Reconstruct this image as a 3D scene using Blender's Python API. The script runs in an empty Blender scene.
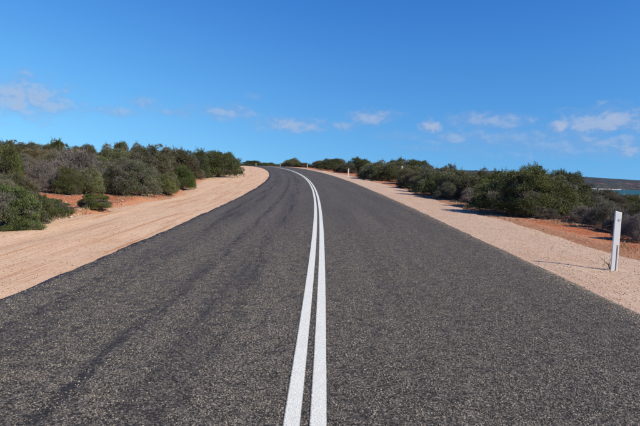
import bpy, math, random
import numpy as np
from mathutils import Matrix, Vector

RAD = math.radians
rng = np.random.default_rng(11)
random.seed(5)
scene = bpy.context.scene
col = scene.collection

# ------------------------------------------------------------------ camera
F_PX, CX, CY = 525.0, 320.0, 213.0          # focal length of the photograph in its own pixels
EYE = 1.5626
PITCH = math.atan((CY - 171.5) / F_PX)
ROLL = RAD(1.5)
fw = np.array([0, math.cos(PITCH), -math.sin(PITCH)])
r0 = np.array([1.0, 0, 0]); u0 = np.cross(r0, fw)
rt = r0 * math.cos(ROLL) + u0 * math.sin(ROLL)
up = -r0 * math.sin(ROLL) + u0 * math.cos(ROLL)
cam_d = bpy.data.cameras.new('camera')
cam_d.sensor_fit = 'HORIZONTAL'; cam_d.sensor_width = 36.0
cam_d.lens = F_PX / 640.0 * 36.0
cam_d.clip_start = 0.05; cam_d.clip_end = 80000
cam = bpy.data.objects.new('camera', cam_d); col.objects.link(cam)
cam.matrix_world = Matrix(((rt[0], up[0], -fw[0], 0), (rt[1], up[1], -fw[1], 0), (rt[2], up[2], -fw[2], EYE), (0, 0, 0, 1)))
scene.camera = cam

def ray(px, py):
    """direction through a point of the photograph, used to survey where things stand"""
    return fw + rt * ((px - CX) / F_PX) - up * ((py - CY) / F_PX)

# ------------------------------------------------------------------ sun, sky, exposure
SUN_EL = RAD(37.6)
SUN_AZ = RAD(118.4)                          # clockwise from +Y: behind the camera, to the right
sun_dir = Vector((math.sin(SUN_AZ) * math.cos(SUN_EL), math.cos(SUN_AZ) * math.cos(SUN_EL), math.sin(SUN_EL)))
sd = bpy.data.lights.new('sun', 'SUN'); sd.energy = 4.8; sd.angle = RAD(0.53); sd.color = (1.0, 0.925, 0.77)
sun = bpy.data.objects.new('sun', sd); col.objects.link(sun)
sun.rotation_euler = sun_dir.to_track_quat('Z', 'Y').to_euler()
scene.view_settings.view_transform = 'Standard'
scene.view_settings.look = 'None'
scene.view_settings.gamma = 1.0
scene.view_settings.use_curve_mapping = False
scene.view_settings.exposure = 0.3

world = bpy.data.worlds.new('World'); scene.world = world; world.use_nodes = True
wn, wl = world.node_tree.nodes, world.node_tree.links
wn.clear()

class N:
    """small helper round a node tree"""
    def __init__(self, tree): self.t = tree; self.n = tree.nodes; self.l = tree.links
    def new(self, kind, **kw):
        nd = self.n.new(kind)
        for k, v in kw.items(): setattr(nd, k, v)
        return nd
    def put(self, sock, v):
        if v is None: return
        if isinstance(v, bpy.types.NodeSocket): self.l.new(v, sock)
        else:
            if isinstance(v, (tuple, list)) and len(v) == 3 and sock.type == 'RGBA': v = (*v, 1)
            sock.default_value = v
    def math(self, op, a, b=None, c=None, clamp=False):
        nd = self.new('ShaderNodeMath', operation=op, use_clamp=clamp)
        for i, v in enumerate((a, b, c)): self.put(nd.inputs[i], v)
        return nd.outputs[0]
    def mix(self, fac, a, b, blend='MIX'):
        nd = self.new('ShaderNodeMix', data_type='RGBA', blend_type=blend)
        self.put(nd.inputs[0], fac); self.put(nd.inputs[6], a); self.put(nd.inputs[7], b)
        return nd.outputs[2]
    def noise(self, vec, scale, detail=3, rough=.55, dist=0.0, out=0):
        nd = self.new('ShaderNodeTexNoise')
        self.put(nd.inputs['Vector'], vec)
        nd.inputs['Scale'].default_value = scale; nd.inputs['Detail'].default_value = detail
        nd.inputs['Roughness'].default_value = rough; nd.inputs['Distortion'].default_value = dist
        return nd.outputs[out]
    def voro(self, vec, scale, out='Color', feature='F1', rand=1.0):
        nd = self.new('ShaderNodeTexVoronoi', feature=feature)
        self.put(nd.inputs['Vector'], vec); nd.inputs['Scale'].default_value = scale
        nd.inputs['Randomness'].default_value = rand
        return nd.outputs[out]
    def ramp(self, fac, lo, hi, a=0.0, b=1.0, smooth=True):
        nd = self.new('ShaderNodeMapRange', interpolation_type='SMOOTHSTEP' if smooth else 'LINEAR')
        self.put(nd.inputs[0], fac)
        for i, v in zip((1, 2, 3, 4), (lo, hi, a, b)): self.put(nd.inputs[i], v)
        return nd.outputs[0]
    def mapping(self, vec, scale=(1, 1, 1), loc=(0, 0, 0)):
        nd = self.new('ShaderNodeMapping'); self.put(nd.inputs[0], vec)
        nd.inputs['Scale'].default_value = scale; nd.inputs['Location'].default_value = loc
        return nd.outputs[0]
    def sep(self, vec):
        nd = self.new('ShaderNodeSeparateXYZ'); self.put(nd.inputs[0], vec); return nd.outputs
    def sepc(self, c):
        nd = self.new('ShaderNodeSeparateColor'); self.put(nd.inputs[0], c); return nd.outputs

W = N(world.node_tree)
sky = W.new('ShaderNodeTexSky', sky_type='NISHITA')
sky.sun_disc = False; sky.sun_elevation = SUN_EL; sky.sun_rotation = SUN_AZ
sky.altitude = 0; sky.air_density = 1.0; sky.dust_density = 0.0; sky.ozone_density = 5.0
SKY_STRENGTH = 0.11
world.cycles.sampling_method = 'MANUAL'; world.cycles.sample_map_resolution = 256
# deep, clear blue: red and green fall off faster with height than the model's
sr, sg, sb = W.sepc(sky.outputs[0])
skc = W.new('ShaderNodeCombineColor')
for i_, (ch_, pw, am) in enumerate(((sr, 2.3, 2.75), (sg, 1.7, 1.47), (sb, 1.0, 1.06))):
    W.put(skc.inputs[i_], W.math('MULTIPLY', W.math('POWER', W.math('MULTIPLY', ch_, .131), pw), am / .131))
tc = W.new('ShaderNodeTexCoord')
dx, dy, dz = W.sep(tc.outputs['Generated'])
# clear dry air: the pale band that the sky model puts at the very horizon is compressed out
sv = W.new('ShaderNodeCombineXYZ'); W.put(sv.inputs[0], dx); W.put(sv.inputs[1], dy); W.put(sv.inputs[2], W.math('MULTIPLY_ADD', dz, W.math('MULTIPLY_ADD', dz, .35, .38), .15))
nv = W.new('ShaderNodeVectorMath', operation='NORMALIZE'); wl.new(sv.outputs[0], nv.inputs[0]); wl.new(nv.outputs[0], sky.inputs['Vector'])
az = W.math('ARCTAN2', dx, dy); el = W.math('ARCSINE', dz)
comb = W.new('ShaderNodeCombineXYZ'); W.put(comb.inputs[0], az); W.put(comb.inputs[1], W.math('MULTIPLY', el, 1.45))
ae = W.new('ShaderNodeCombineXYZ'); W.put(ae.inputs[0], az); W.put(ae.inputs[1], el)
n1 = W.noise(comb.outputs[0], 34, 6, .6, .3); n2 = W.noise(comb.outputs[0], 95, 4, .6)
# small fair-weather cumulus low over the horizon: centre, half width, half height (photograph pixels), strength
CLOUDS = [(20, 97, 30, 13, .62), (52, 104, 22, 7, .45), (4, 92, 22, 10, .5), (62, 92, 6, 3, .25), (115, 111, 22, 3.5, .35), (143, 103, 12, 5, .33),
          (172, 112, 16, 3.5, .3), (228, 112, 26, 5.5, .46), (253, 96, 7, 3, .18), (292, 125, 30, 5.5, .55), (284, 122, 12, 4, .5),
          (343, 126, 13, 4, .4), (372, 117, 19, 5, .55), (432, 127, 10, 5, .68), (450, 138, 18, 5, .42), (490, 121, 36, 6, .45), (404, 136, 30, 4, .2),
          (560, 127, 8, 5, .72), (606, 122, 30, 9, .6), (612, 117, 12, 7, .72), (600, 142, 30, 6, .42), (634, 150, 14, 6, .5), (520, 138, 70, 8, .30), (570, 146, 90, 8, .30), (470, 148, 60, 4, .18)]
def azel(px, py):
    d = ray(px, py); d = d / np.linalg.norm(d)
    return math.atan2(d[0], d[1]), math.asin(d[2])
wob = W.math('MULTIPLY', W.math('SUBTRACT', n1, .5), 2.7)
wob = W.math('ADD', wob, W.math('MULTIPLY', W.math('SUBTRACT', n2, .5), .8))
tot, topl = None, None
for (px, py, hw, hh, st) in CLOUDS:
    a0, e0 = azel(px, py)
    w_ = 1.12 * hw / F_PX; h_ = 1.2 * hh / F_PX; st = min(.9, st * 1.35)
    v1 = W.new('ShaderNodeVectorMath', operation='MULTIPLY_ADD'); wl.new(ae.outputs[0], v1.inputs[0])
    v1.inputs[1].default_value = (1 / w_, 1 / h_, 0); v1.inputs[2].default_value = (-a0 / w_, -e0 / h_, 0)
    v2 = W.new('ShaderNodeVectorMath', operation='LENGTH'); wl.new(v1.outputs[0], v2.inputs[0])
    q = W.ramp(W.math('SUBTRACT', wob, v2.outputs['Value']), -1.75, .15, 0.0, st)
    tot = q if tot is None else W.math('MAXIMUM', tot, q)
# the same kind of cloud goes on round the horizon outside the frame
band = W.math('MULTIPLY', W.ramp(el, .02, .06), W.ramp(el, .12, .2, 1, 0))
side = W.ramp(W.math('ABSOLUTE', az), .62, .75)
gen = W.math('MULTIPLY', W.math('MULTIPLY', band, side), W.ramp(W.noise(comb.outputs[0], 9, 5, .6), .52, .75, 0, .6))
tot = W.math('MAXIMUM', tot, gen)
cup = W.new('ShaderNodeVectorMath', operation='ADD'); wl.new(comb.outputs[0], cup.inputs[0]); cup.inputs[1].default_value = (.004, .011, 0)
lit = W.math('MULTIPLY', W.math('SUBTRACT', n1, W.noise(cup.outputs[0], 34, 6, .6, .3)), 1.8)      # upper, sunward rims are the whiter ones
cloudcol = W.mix(W.ramp(W.math('ADD', tot, lit), .15, .75), (1.9, 2.85, 4.85, 1), (2.9, 3.65, 5.15, 1))
skyc = W.mix(tot, skc.outputs[0], cloudcol)
bg = W.new('ShaderNodeBackground'); bg.inputs['Strength'].default_value = SKY_STRENGTH
wl.new(skyc, bg.inputs['Color'])
wo = W.new('ShaderNodeOutputWorld'); wl.new(bg.outputs[0], wo.inputs['Surface'])

# ------------------------------------------------------------------ helpers
def mesh_obj(name, verts, faces, mat, parent=None, uv=None, smooth=False, cols=None):
    me = bpy.data.meshes.new(name)
    verts = np.asarray(verts, dtype=np.float32)
    if isinstance(faces, np.ndarray):
        k = faces.shape[1]
        me.vertices.add(len(verts)); me.vertices.foreach_set('co', verts.ravel())
        me.loops.add(faces.size); me.loops.foreach_set('vertex_index', faces.astype(np.int32).ravel())
        me.polygons.add(len(faces))
        me.polygons.foreach_set('loop_start', np.arange(0, faces.size, k, dtype=np.int32))
        me.polygons.foreach_set('loop_total', np.full(len(faces), k, dtype=np.int32))
        me.update(calc_edges=True)
    else:
        me.from_pydata([tuple(v) for v in verts.tolist()], [], faces); me.update()
    if uv is not None:
        lay = me.uv_layers.new(name='road')
        li = np.empty(len(me.loops), dtype=np.int32); me.loops.foreach_get('vertex_index', li)
        lay.data.foreach_set('uv', np.asarray(uv, dtype=np.float32)[li].ravel())
    if cols is not None:
        at = me.color_attributes.new('tint', 'FLOAT_COLOR', 'POINT')
        c4 = np.ones((len(verts), 4), dtype=np.float32); c4[:, :3] = cols
        at.data.foreach_set('color', c4.ravel())
    if smooth: me.polygons.foreach_set('use_smooth', np.ones(len(me.polygons), dtype=bool))
    if mat: me.materials.append(mat)
    o = bpy.data.objects.new(name, me); col.objects.link(o)
    if parent: o.parent = parent
    return o

def tag(o, label=None, cat=None, group=None, kind=None):
    if label: o['label'] = label
    if cat: o['category'] = cat
    if group: o['group'] = group
    if kind: o['kind'] = kind
    return o

def empty(name, loc, rz=0.0):
    o = bpy.data.objects.new(name, None); col.objects.link(o)
    o.empty_display_size = .2; o.location = loc; o.rotation_euler = (0, 0, rz)
    return o

def grid_faces(nu, nv):
    i = np.arange(nu * nv).reshape(nu, nv)
    return np.stack([i[:-1, :-1], i[1:, :-1], i[1:, 1:], i[:-1, 1:]], -1).reshape(-1, 4)

_lat = np.random.default_rng(3).random((256, 256))
def vnoise(x, y):
    x = np.asarray(x, float); y = np.asarray(y, float)
    xi = np.floor(x).astype(int); yi = np.floor(y).astype(int)
    fx = x - xi; fy = y - yi; fx = fx * fx * (3 - 2 * fx); fy = fy * fy * (3 - 2 * fy)
    g = lambda a, b: _lat[a & 255, b & 255]
    return ((g(xi, yi) * (1 - fx) + g(xi + 1, yi) * fx) * (1 - fy) + (g(xi, yi + 1) * (1 - fx) + g(xi + 1, yi + 1) * fx) * fy) * 2 - 1
def fbm(x, y, o=4):
    t = 0; a = 1.0
    for k in range(o):
        t = t + a * vnoise(x * 2 ** k + 17 * k, y * 2 ** k + 31 * k); a *= .5
    return t
def sstep(x, a, b):
    t = np.clip((x - a) / (b - a), 0, 1); return t * t * (3 - 2 * t)

# ------------------------------------------------------------------ road alignment (surveyed from the photograph)
DS = 0.5
_s = np.arange(-24, 420, DS)
_k = .9145e-3 + 4.3426e-5 * _s - 4.3278e-7 * _s ** 2
_k = np.where(_s < 0, .9e-3, np.where(_s > 62, np.maximum(.00195, 0), _k))
_h = np.cumsum(_k) * DS; i0 = int(24 / DS); _h = .010778 - (_h - _h[i0])
_x = np.cumsum(np.sin(_h)) * DS; _y = np.cumsum(np.cos(_h)) * DS
_x += -.0806 - _x[i0]; _y += .5 - _y[i0]
_z = .00841 * _s + 2.1847e-4 * _s ** 2 - 1.0437e-6 * _s ** 3
_z = np.where(_s < 0, .00841 * _s, _z)
zc = np.interp(128, _s, _z)
_z = np.where(_s > 128, zc + .0135 * (_s - 128) - 2.2e-4 * (_s - 128) ** 2, _z)
_z = np.where(_s > 260, np.interp(260, _s, _z) - .02 * (_s - 260), _z)
BANK = .0231; WL, WR = 3.70, 3.49

def road_pt(s, d):
    x = np.interp(s, _s, _x); y = np.interp(s, _s, _y); h = np.interp(s, _s, _h)
    return x + np.cos(h) * d, y - np.sin(h) * d
def road_z(s): return np.interp(s, _s, _z)
def to_road(x, y):
    x = np.atleast_1d(np.asarray(x, float)).ravel(); y = np.atleast_1d(np.asarray(y, float)).ravel()
    S = np.empty_like(x); D = np.empty_like(x)
    px, py, ps, ph = _x[::4], _y[::4], _s[::4], _h[::4]
    for a in range(0, len(x), 20000):
        xx = x[a:a + 20000, None]; yy = y[a:a + 20000, None]
        i = ((xx - px) ** 2 + (yy - py) ** 2).argmin(1)
        vx = xx[:, 0] - px[i]; vy = yy[:, 0] - py[i]
        S[a:a + 20000] = ps[i] + vx * np.sin(ph[i]) + vy * np.cos(ph[i])
        D[a:a + 20000] = np.where(np.abs(vx * np.cos(ph[i]) - vy * np.sin(ph[i])) > .7 * np.hypot(vx, vy), 1, 1) * np.sign(vx * np.cos(ph[i]) - vy * np.sin(ph[i])) * np.where(np.hypot(vx, vy) < 30, np.abs(vx * np.cos(ph[i]) - vy * np.sin(ph[i])), np.hypot(vx, vy))
    return S, D
def edge_l(s): return np.interp(s, [-20, 0, 13, 16, 24, 36, 50, 75, 120], [9, 8.8, 8.0, 7.4, 6.8, 8.3, 9.6, 9.4, 9.0]) + .22 * fbm(s * .3, 3.1) + .2 * fbm(s * .9, 9.0)
def edge_r(s): return 6.0 + .25 * fbm(s * .15, 7.7) + .16 * fbm(s * .8, 2.0)

SEA_Z = -24.0
def cross(s, d):
    """height of the formed road and its shoulders relative to the centre line"""
    z = np.clip(d, -WL, WR) * BANK
    z = z - np.clip(d - WR, 0, 4) * .02 - np.clip(-d - WL, 0, 40) * .004
    return z
def ground_z(x, y, sunk=True):
    shp = np.shape(x)
    s, d = to_road(x, y)
    xf = np.asarray(x, float).ravel(); yf = np.asarray(y, float).ravel()
    z = road_z(s) * (1 - .8 * sstep(d, 9, 70)) + cross(s, d)
    dr = np.clip(d - 7, 0, None); dl = np.clip(-d - edge_l(s), 0, None)
    # right: falls away to the bay; left: a low scrubby rise
    z = z - .012 * np.clip(dr, 0, 4) - .065 * np.clip(dr - 4, 0, 60) - .085 * np.clip(dr - 64, 0, 250)
    z = z + 1.7 * sstep(dl, 6, 45) + .9 * sstep(dl, 40, 110) + .2 * sstep(dl, 0, 3)
    far = np.hypot(xf, yf)
    z = z - .006 * np.clip(far - 260, 0, 900)
    amp = np.clip(np.minimum(dr + dl, 12) / 12, 0, 1)
    z = z + amp * .35 * fbm(xf * .06, yf * .06, 3) + .03 * fbm(xf * .9, yf * .9, 3) * np.clip((dr + dl) * 2, 0.15, 1)
    bay = sstep(d, 150, 420) * sstep(xf, 80, 300)
    z = z * (1 - bay) + (SEA_Z - 3) * bay
    if sunk:
        el_, er_ = edge_l(s), edge_r(s)
        inside = sstep(d, -el_ - .25, -el_ + .45) * (1 - sstep(d, er_ - .45, er_ + .25))
        z = z - .16 * inside
        # low windrow of graded soil along the left shoulder
        z = z + .07 * np.exp(-((d + el_ + .5) / .45) ** 2) * (1 + .6 * vnoise(s * .6, 5.0))
    return z.reshape(shp)
def gz(x, y): return float(ground_z(np.array([x]), np.array([y]))[0])

# ------------------------------------------------------------------ materials
def material(name):
    m = bpy.data.materials.new(name); m.use_nodes = True
    t = N(m.node_tree); t.n.clear()
    out = t.new('ShaderNodeOutputMaterial'); b = t.new('ShaderNodeBsdfPrincipled')
    t.l.new(b.outputs[0], out.inputs[0]); t.b = b; t.out = out
    b.inputs['Specular IOR Level'].default_value = .25
    return m, t
def bump(t, h, strength, dist):
    nd = t.new('ShaderNodeBump'); nd.inputs['Strength'].default_value = strength; nd.inputs['Distance'].default_value = dist
    t.put(nd.inputs['Height'], h); t.l.new(nd.outputs[0], t.b.inputs['Normal'])

def mat_asphalt():
    m, t = material('chip_seal_asphalt')
    uv = t.new('ShaderNodeUVMap', uv_map='road').outputs[0]
    d, s, _ = t.sep(uv)
    # stone chips
    ch = t.voro(uv, 105, 'Color'); cr = t.sepc(ch)
    lump = t.noise(uv, 38, 5, .78)
    lump2 = t.noise(uv, 9, 3, .6)
    c = t.mix(t.ramp(cr[0], .0, 1.0), (.040, .034, .028), (.205, .172, .138))
    c = t.mix(t.ramp(cr[1], .84, .95, 0, .8), c, (.50, .42, .33))
    gap = t.math('ADD', lump, t.math('MULTIPLY', t.math('SUBTRACT', lump2, .5), .28))
    c = t.mix(t.ramp(gap, .48, .55, 0, .92), c, (.017, .0145, .012))
    # broad mottling, wheel tracks polished and bled with bitumen along the lane
    st = t.noise(t.mapping(uv, (1.5, .10, 1)), 1.0, 4, .6)
    st2 = t.noise(t.mapping(uv, (4.5, .22, 1), (7, 3, 0)), 1.0, 5, .65)
    def track(d0, w): return t.ramp(t.math('ABSOLUTE', t.math('SUBTRACT', d, d0)), w, w * .25)
    tr = t.math('MAXIMUM', t.math('MAXIMUM', track(-1.05, .36), track(-2.75, .55)), t.math('MULTIPLY', t.math('MAXIMUM', track(.95, .4), track(2.6, .4)), .22))
    bleed = t.math('MULTIPLY', tr, t.ramp(st2, .47, .66))
    strk = t.math('MULTIPLY', track(-1.7, .16), t.ramp(t.noise(t.mapping(uv, (9, .55, 1), (1, 9, 0)), 1.0, 4, .7), .40, .60))
    bleed = t.math('MAXIMUM', bleed, strk)
    c = t.mix(t.math('MULTIPLY', bleed, .75), c, (.017, .017, .018))
    c = t.mix(t.ramp(st, .35, .72, .30, 0), c, (.026, .023, .020))
    c = t.mix(t.math('MULTIPLY', tr, .14), c, (.03, .027, .025))
    # pale dust near both edges and between the tracks
    edge = t.math('MAXIMUM', t.ramp(d, WR - .22, WR + .02), t.ramp(d, -WL + .26, -WL - .02))
    c = t.mix(t.math('MULTIPLY', edge, t.ramp(t.noise(uv, 7, 6, .75), .5, .66, 0, .5)), c, (.40, .25, .155))
    t.put(t.b.inputs['Base Color'], c)
    t.b.inputs['Roughness'].default_value = .8; t.b.inputs['Specular IOR Level'].default_value = .2
    hh = t.math('ADD', t.math('MULTIPLY', cr[0], .6), t.math('MULTIPLY', lump, -1.6))
    bump(t, hh, .4, .006)
    return m

def mat_paint():
    m, t = material('worn_white_road_paint')
    uv = t.new('ShaderNodeUVMap', uv_map='road').outputs[0]
    w = t.noise(uv, 75, 3, .75); w2 = t.noise(uv, 9, 4, .6)
    chip = t.math('MULTIPLY', t.ramp(w, .56, .62), t.ramp(w2, .36, .62, .35, 1))
    c = t.mix(t.ramp(w2, .3, .7), (.64, .63, .56), (.73, .72, .65))
    c = t.mix(t.math('MULTIPLY', chip, .7), c, (.12, .115, .11))
    d = t.sep(uv)[0]
    off = t.math('ABSOLUTE', t.math('SUBTRACT', t.math('ABSOLUTE', d), .0815))
    worn = t.ramp(t.math('ADD', off, t.math('MULTIPLY', t.math('SUBTRACT', t.noise(uv, 60, 4, .75), .5), .035)), .046, .052)
    c = t.mix(t.math('MULTIPLY', worn, .85), c, (.07, .06, .05))
    t.put(t.b.inputs['Base Color'], c); t.b.inputs['Roughness'].default_value = .7
    bump(t, w, .35, .004)
    return m

def mat_shoulder(name, a, b_, cdark, red, streak, pebble):
    m, t = material(name)
    uv = t.new('ShaderNodeUVMap', uv_map='road').outputs[0]
    d, s, _ = t.sep(uv)
    big = t.noise(uv, .35, 4, .6); mid = t.noise(uv, 3.0, 5, .65); fine = t.noise(uv, 34, 4, .7)
    st = t.noise(t.mapping(uv, (5.5, .16, 1)), 1.0, 5, .62, .3)
    st2 = t.noise(t.mapping(uv, (16, .5, 1), (4, 0, 0)), 1.0, 3, .6)
    c = t.mix(t.ramp(mid, .3, .7), a, b_)
    c = t.mix(t.ramp(st, .50, .70, 0, streak), c, red)
    c = t.mix(t.ramp(st2, .56, .72, 0, streak * .7), c, red)
    c = t.mix(t.ramp(big, .5, .75, 0, .35), c, red)
    pb = t.sepc(t.voro(uv, pebble, 'Color')); pd = t.ramp(t.voro(uv, pebble, 'Distance'), .42, .26); grit = t.noise(uv, 52, 5, .82)
    c = t.mix(t.math('MULTIPLY', pd, t.ramp(pb[0], .72, .80, 0, .75)), c, cdark)
    c = t.mix(t.ramp(grit, .50, .62, 0, .7), c, cdark)
    c = t.mix(t.math('MULTIPLY', pd, t.ramp(pb[1], .80, .86, 0, .7)), c, (.72, .58, .44))
    c = t.mix(t.ramp(grit, .46, .32, 0, .5), c, (.70, .52, .38))
    c = t.mix(t.ramp(fine, .52, .72, 0, .45), c, cdark)
    t.put(t.b.inputs['Base Color'], c); t.b.inputs['Roughness'].default_value = .95
    t.b.inputs['Specular IOR Level'].default_value = .1
    h = t.math('ADD', t.math('ADD', t.math('MULTIPLY', fine, .5), t.math('MULTIPLY', grit, .25)), t.math('ADD', t.math('MULTIPLY', st2, 1.2), t.math('MULTIPLY', mid, 1.4)))
    bump(t, h, .6, .02)
    return m

def mat_soil():
    m, t = material('red_sandy_soil')
    g = t.new('ShaderNodeNewGeometry').outputs['Position']
    big = t.noise(g, .12, 5, .6); mid = t.noise(g, 1.4, 5, .65); fine = t.noise(g, 22, 4, .7)
    c = t.mix(t.ramp(mid, .3, .72), (.34, .092, .036), (.42, .15, .066))
    wash = t.sepc(t.new('ShaderNodeAttribute', attribute_name='tint').outputs['Color'])[0]      # pale gravel washed off the shoulder
    c = t.mix(t.ramp(t.math('ADD', wash, t.math('MULTIPLY', t.math('SUBTRACT', mid, .5), 1.2)), .4, .95, 0, .65), c, (.47, .24, .13))
    c = t.mix(t.ramp(big, .55, .75, 0, .25), c, (.50, .27, .15))
    c = t.mix(t.ramp(fine, .5, .75, 0, .5), c, (.22, .085, .04))
    peb = t.sepc(t.voro(g, 30, 'Color'))
    c = t.mix(t.ramp(peb[0], .9, .97, 0, .7), c, (.55, .42, .30))
    litter = t.noise(g, 7, 5, .75)
    c = t.mix(t.ramp(litter, .58, .68, 0, .55), c, (.15, .10, .07))
    t.put(t.b.inputs['Base Color'], c); t.b.inputs['Roughness'].default_value = .95
    t.b.inputs['Specular IOR Level'].default_value = .1
    bump(t, t.math('ADD', t.math('MULTIPLY', mid, 2), fine), .6, .03)
    return m

def mat_sea():
    m, t = material('bay_water')
    g = t.new('ShaderNodeNewGeometry').outputs['Position']
    big = t.noise(t.mapping(g, (.004, .012, 1)), 1.0, 3)
    t.put(t.b.inputs['Base Color'], t.mix(t.ramp(big, .35, .65), (.02, .075, .085), (.03, .10, .105)))
    t.b.inputs['Roughness'].default_value = .5; t.b.inputs['IOR'].default_value = 1.33; t.b.inputs['Specular IOR Level'].default_value = .2
    bump(t, t.noise(t.mapping(g, (.3, .5, 1)), 1.0, 4, .6), .6, .3)
    return m

def mat_headland():
    m, t = material('scrub_and_red_cliff')
    g = t.new('ShaderNodeNewGeometry').outputs['Position']
    nrm = t.sep(t.new('ShaderNodeNewGeometry').outputs['Normal'])[2]
    sc = t.noise(g, .04, 6, .75); st = t.noise(t.mapping(g, (.02, .02, .25)), 1.0, 4, .6)
    veg = t.mix(t.ramp(t.noise(g, .09, 5, .75), .38, .62), (.017, .022, .026), (.052, .056, .056))
    soil = t.mix(t.ramp(st, .35, .65), (.24, .070, .050), (.36, .14, .10))
    px, py, pz = t.sep(g)
    redness = t.ramp(t.math('DIVIDE', px, py), .49, .60, 0, 1)
    low = t.ramp(pz, SEA_Z + 24, SEA_Z + 13)
    cover = t.ramp(t.math('SUBTRACT', sc, t.math('MULTIPLY', t.math('MULTIPLY', redness, low), .10)), .30, .36)
    t.put(t.b.inputs['Base Color'], t.mix(cover, soil, veg)); t.b.inputs['Roughness'].default_value = .95
    return m

def mat_plain(name, c1, c2, scale=6, rough=.85, bmp=.4, dist=.01):
    m, t = material(name)
    o = t.new('ShaderNodeTexCoord').outputs['Object']
    n_ = t.noise(o, scale, 4, .65)
    c = t.mix(t.ramp(n_, .3, .7), c1, c2)
    inf = t.new('ShaderNodeObjectInfo').outputs['Random']
    c = t.mix(t.ramp(inf, 0, 1, 0, .3, False), c, tuple(x * .6 for x in c1))
    t.put(t.b.inputs['Base Color'], c); t.b.inputs['Roughness'].default_value = rough
    bump(t, n_, bmp, dist)
    return m

def mat_chip(name, tones):
    m, t = material(name)
    inf = t.new('ShaderNodeObjectInfo').outputs['Random']
    c = t.mix(t.ramp(inf, .0, .25), tones[0], tones[1]); c = t.mix(t.ramp(inf, .25, .75), c, tones[2]); c = t.mix(t.ramp(inf, .88, .97), c, tones[3])
    t.put(t.b.inputs['Base Color'], c); t.b.inputs['Roughness'].default_value = .75
    return m

def mat_leaf(name, lo, hi, rough=.55, trans=.22):
    """leaf colour: each leaf and sprig its own tone, each shrub a slight hue of its own"""
    m, t = material(name)
    at = t.new('ShaderNodeAttribute', attribute_name='tint').outputs['Color']
    rr = t.sepc(at)
    c = t.mix(rr[0], lo, hi)
    c = t.mix(t.ramp(rr[1], .0, 1.0, 0, 1, False), c, (.17, .145, .125))       # dry and grey sprigs
    inf = t.new('ShaderNodeObjectInfo').outputs['Random']
    hv = t.new('ShaderNodeHueSaturation'); t.put(hv.inputs['Color'], c)
    t.put(hv.inputs['Hue'], t.ramp(inf, 0, 1, .485, .515, False)); t.put(hv.inputs['Value'], t.ramp(t.math('FRACT', t.math('MULTIPLY', inf, 7.3)), 0, 1, .82, 1.18, False))
    t.put(hv.inputs['Saturation'], t.ramp(t.math('FRACT', t.math('MULTIPLY', inf, 13.7)), 0, 1, .8, 1.1, False))
    t.put(t.b.inputs['Base Color'], hv.outputs[0]); t.b.inputs['Roughness'].default_value = rough
    tr = t.new('ShaderNodeBsdfTranslucent'); t.put(tr.inputs['Color'], hv.outputs[0])
    mx = t.new('ShaderNodeMixShader'); mx.inputs[0].default_value = trans
    t.l.new(t.b.outputs[0], mx.inputs[1]); t.l.new(tr.outputs[0], mx.inputs[2]); t.l.new(mx.outputs[0], t.out.inputs[0])
    return m

M = dict(
    asphalt=mat_asphalt(), paint=mat_paint(),
    sand_l=mat_shoulder('pink_sand_shoulder', (.67, .465, .315), (.60, .405, .265), (.36, .20, .11), (.47, .215, .095), .95, 30),
    sand_r=mat_shoulder('pale_gravel_shoulder', (.59, .42, .305), (.51, .35, .25), (.20, .125, .085), (.45, .24, .13), .3, 34),
    chip=mat_chip('road_stone_chip', ((.045, .037, .029), (.105, .089, .071), (.19, .162, .130), (.34, .295, .235))),
    paintchip=mat_chip('painted_stone_chip', ((.42, .40, .35), (.60, .59, .53), (.70, .69, .62), (.75, .74, .67))),
    soil=mat_soil(), sea=mat_sea(), head=mat_headland(),
    beach=mat_plain('white_beach_sand', (.68, .60, .50), (.56, .47, .38), .05),
    wood=mat_plain('grey_brown_bark', (.10, .075, .06), (.19, .155, .13), 9),
    deadwood=mat_plain('weathered_dead_wood', (.20, .165, .14), (.33, .28, .24), 9),
    charred=mat_plain('dark_dead_wood', (.025, .02, .018), (.07, .05, .04), 9),
    stone=mat_plain('pale_limestone', (.62, .54, .44), (.45, .36, .27), 14, .9),
    pebble=mat_plain('loose_pebbles', (.64, .47, .33), (.30, .19, .125), 45, .9),
    straw=mat_plain('dry_straw', (.34, .27, .15), (.24, .20, .10), 9, .8),
    white=mat_plain('white_post_plastic', (.74, .75, .73), (.80, .80, .78), 5, .45, .05),
    steel=mat_plain('galvanised_steel', (.30, .24, .19), (.42, .36, .30), 12, .5, .1),
    reflector=mat_plain('grey_reflector', (.55, .56, .57), (.62, .63, .64), 30, .25, .1),
    yellowpost=mat_plain('faded_cream_paint', (.36, .34, .25), (.44, .42, .32), 5, .6, .05),
    leaf_dark=mat_leaf('dark_green_leaf', (.040, .058, .012), (.172, .192, .060)),
    leaf_olive=mat_leaf('olive_leaf', (.066, .080, .021), (.235, .238, .088)),
    leaf_green=mat_leaf('fresh_green_leaf', (.052, .078, .014), (.165, .195, .048)),
    leaf_grey=mat_leaf('grey_mauve_sprig', (.105, .088, .078), (.25, .215, .195), .8, .1),
    leaf_sage=mat_leaf('grey_green_leaf', (.074, .080, .036), (.220, .218, .125)),
    leaf_gold=mat_leaf('golden_olive_leaf', (.11, .10, .034), (.29, .25, .10)),
    leaf_rust=mat_leaf('rusty_green_leaf', (.044, .047, .018), (.155, .142, .062)),
)

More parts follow.
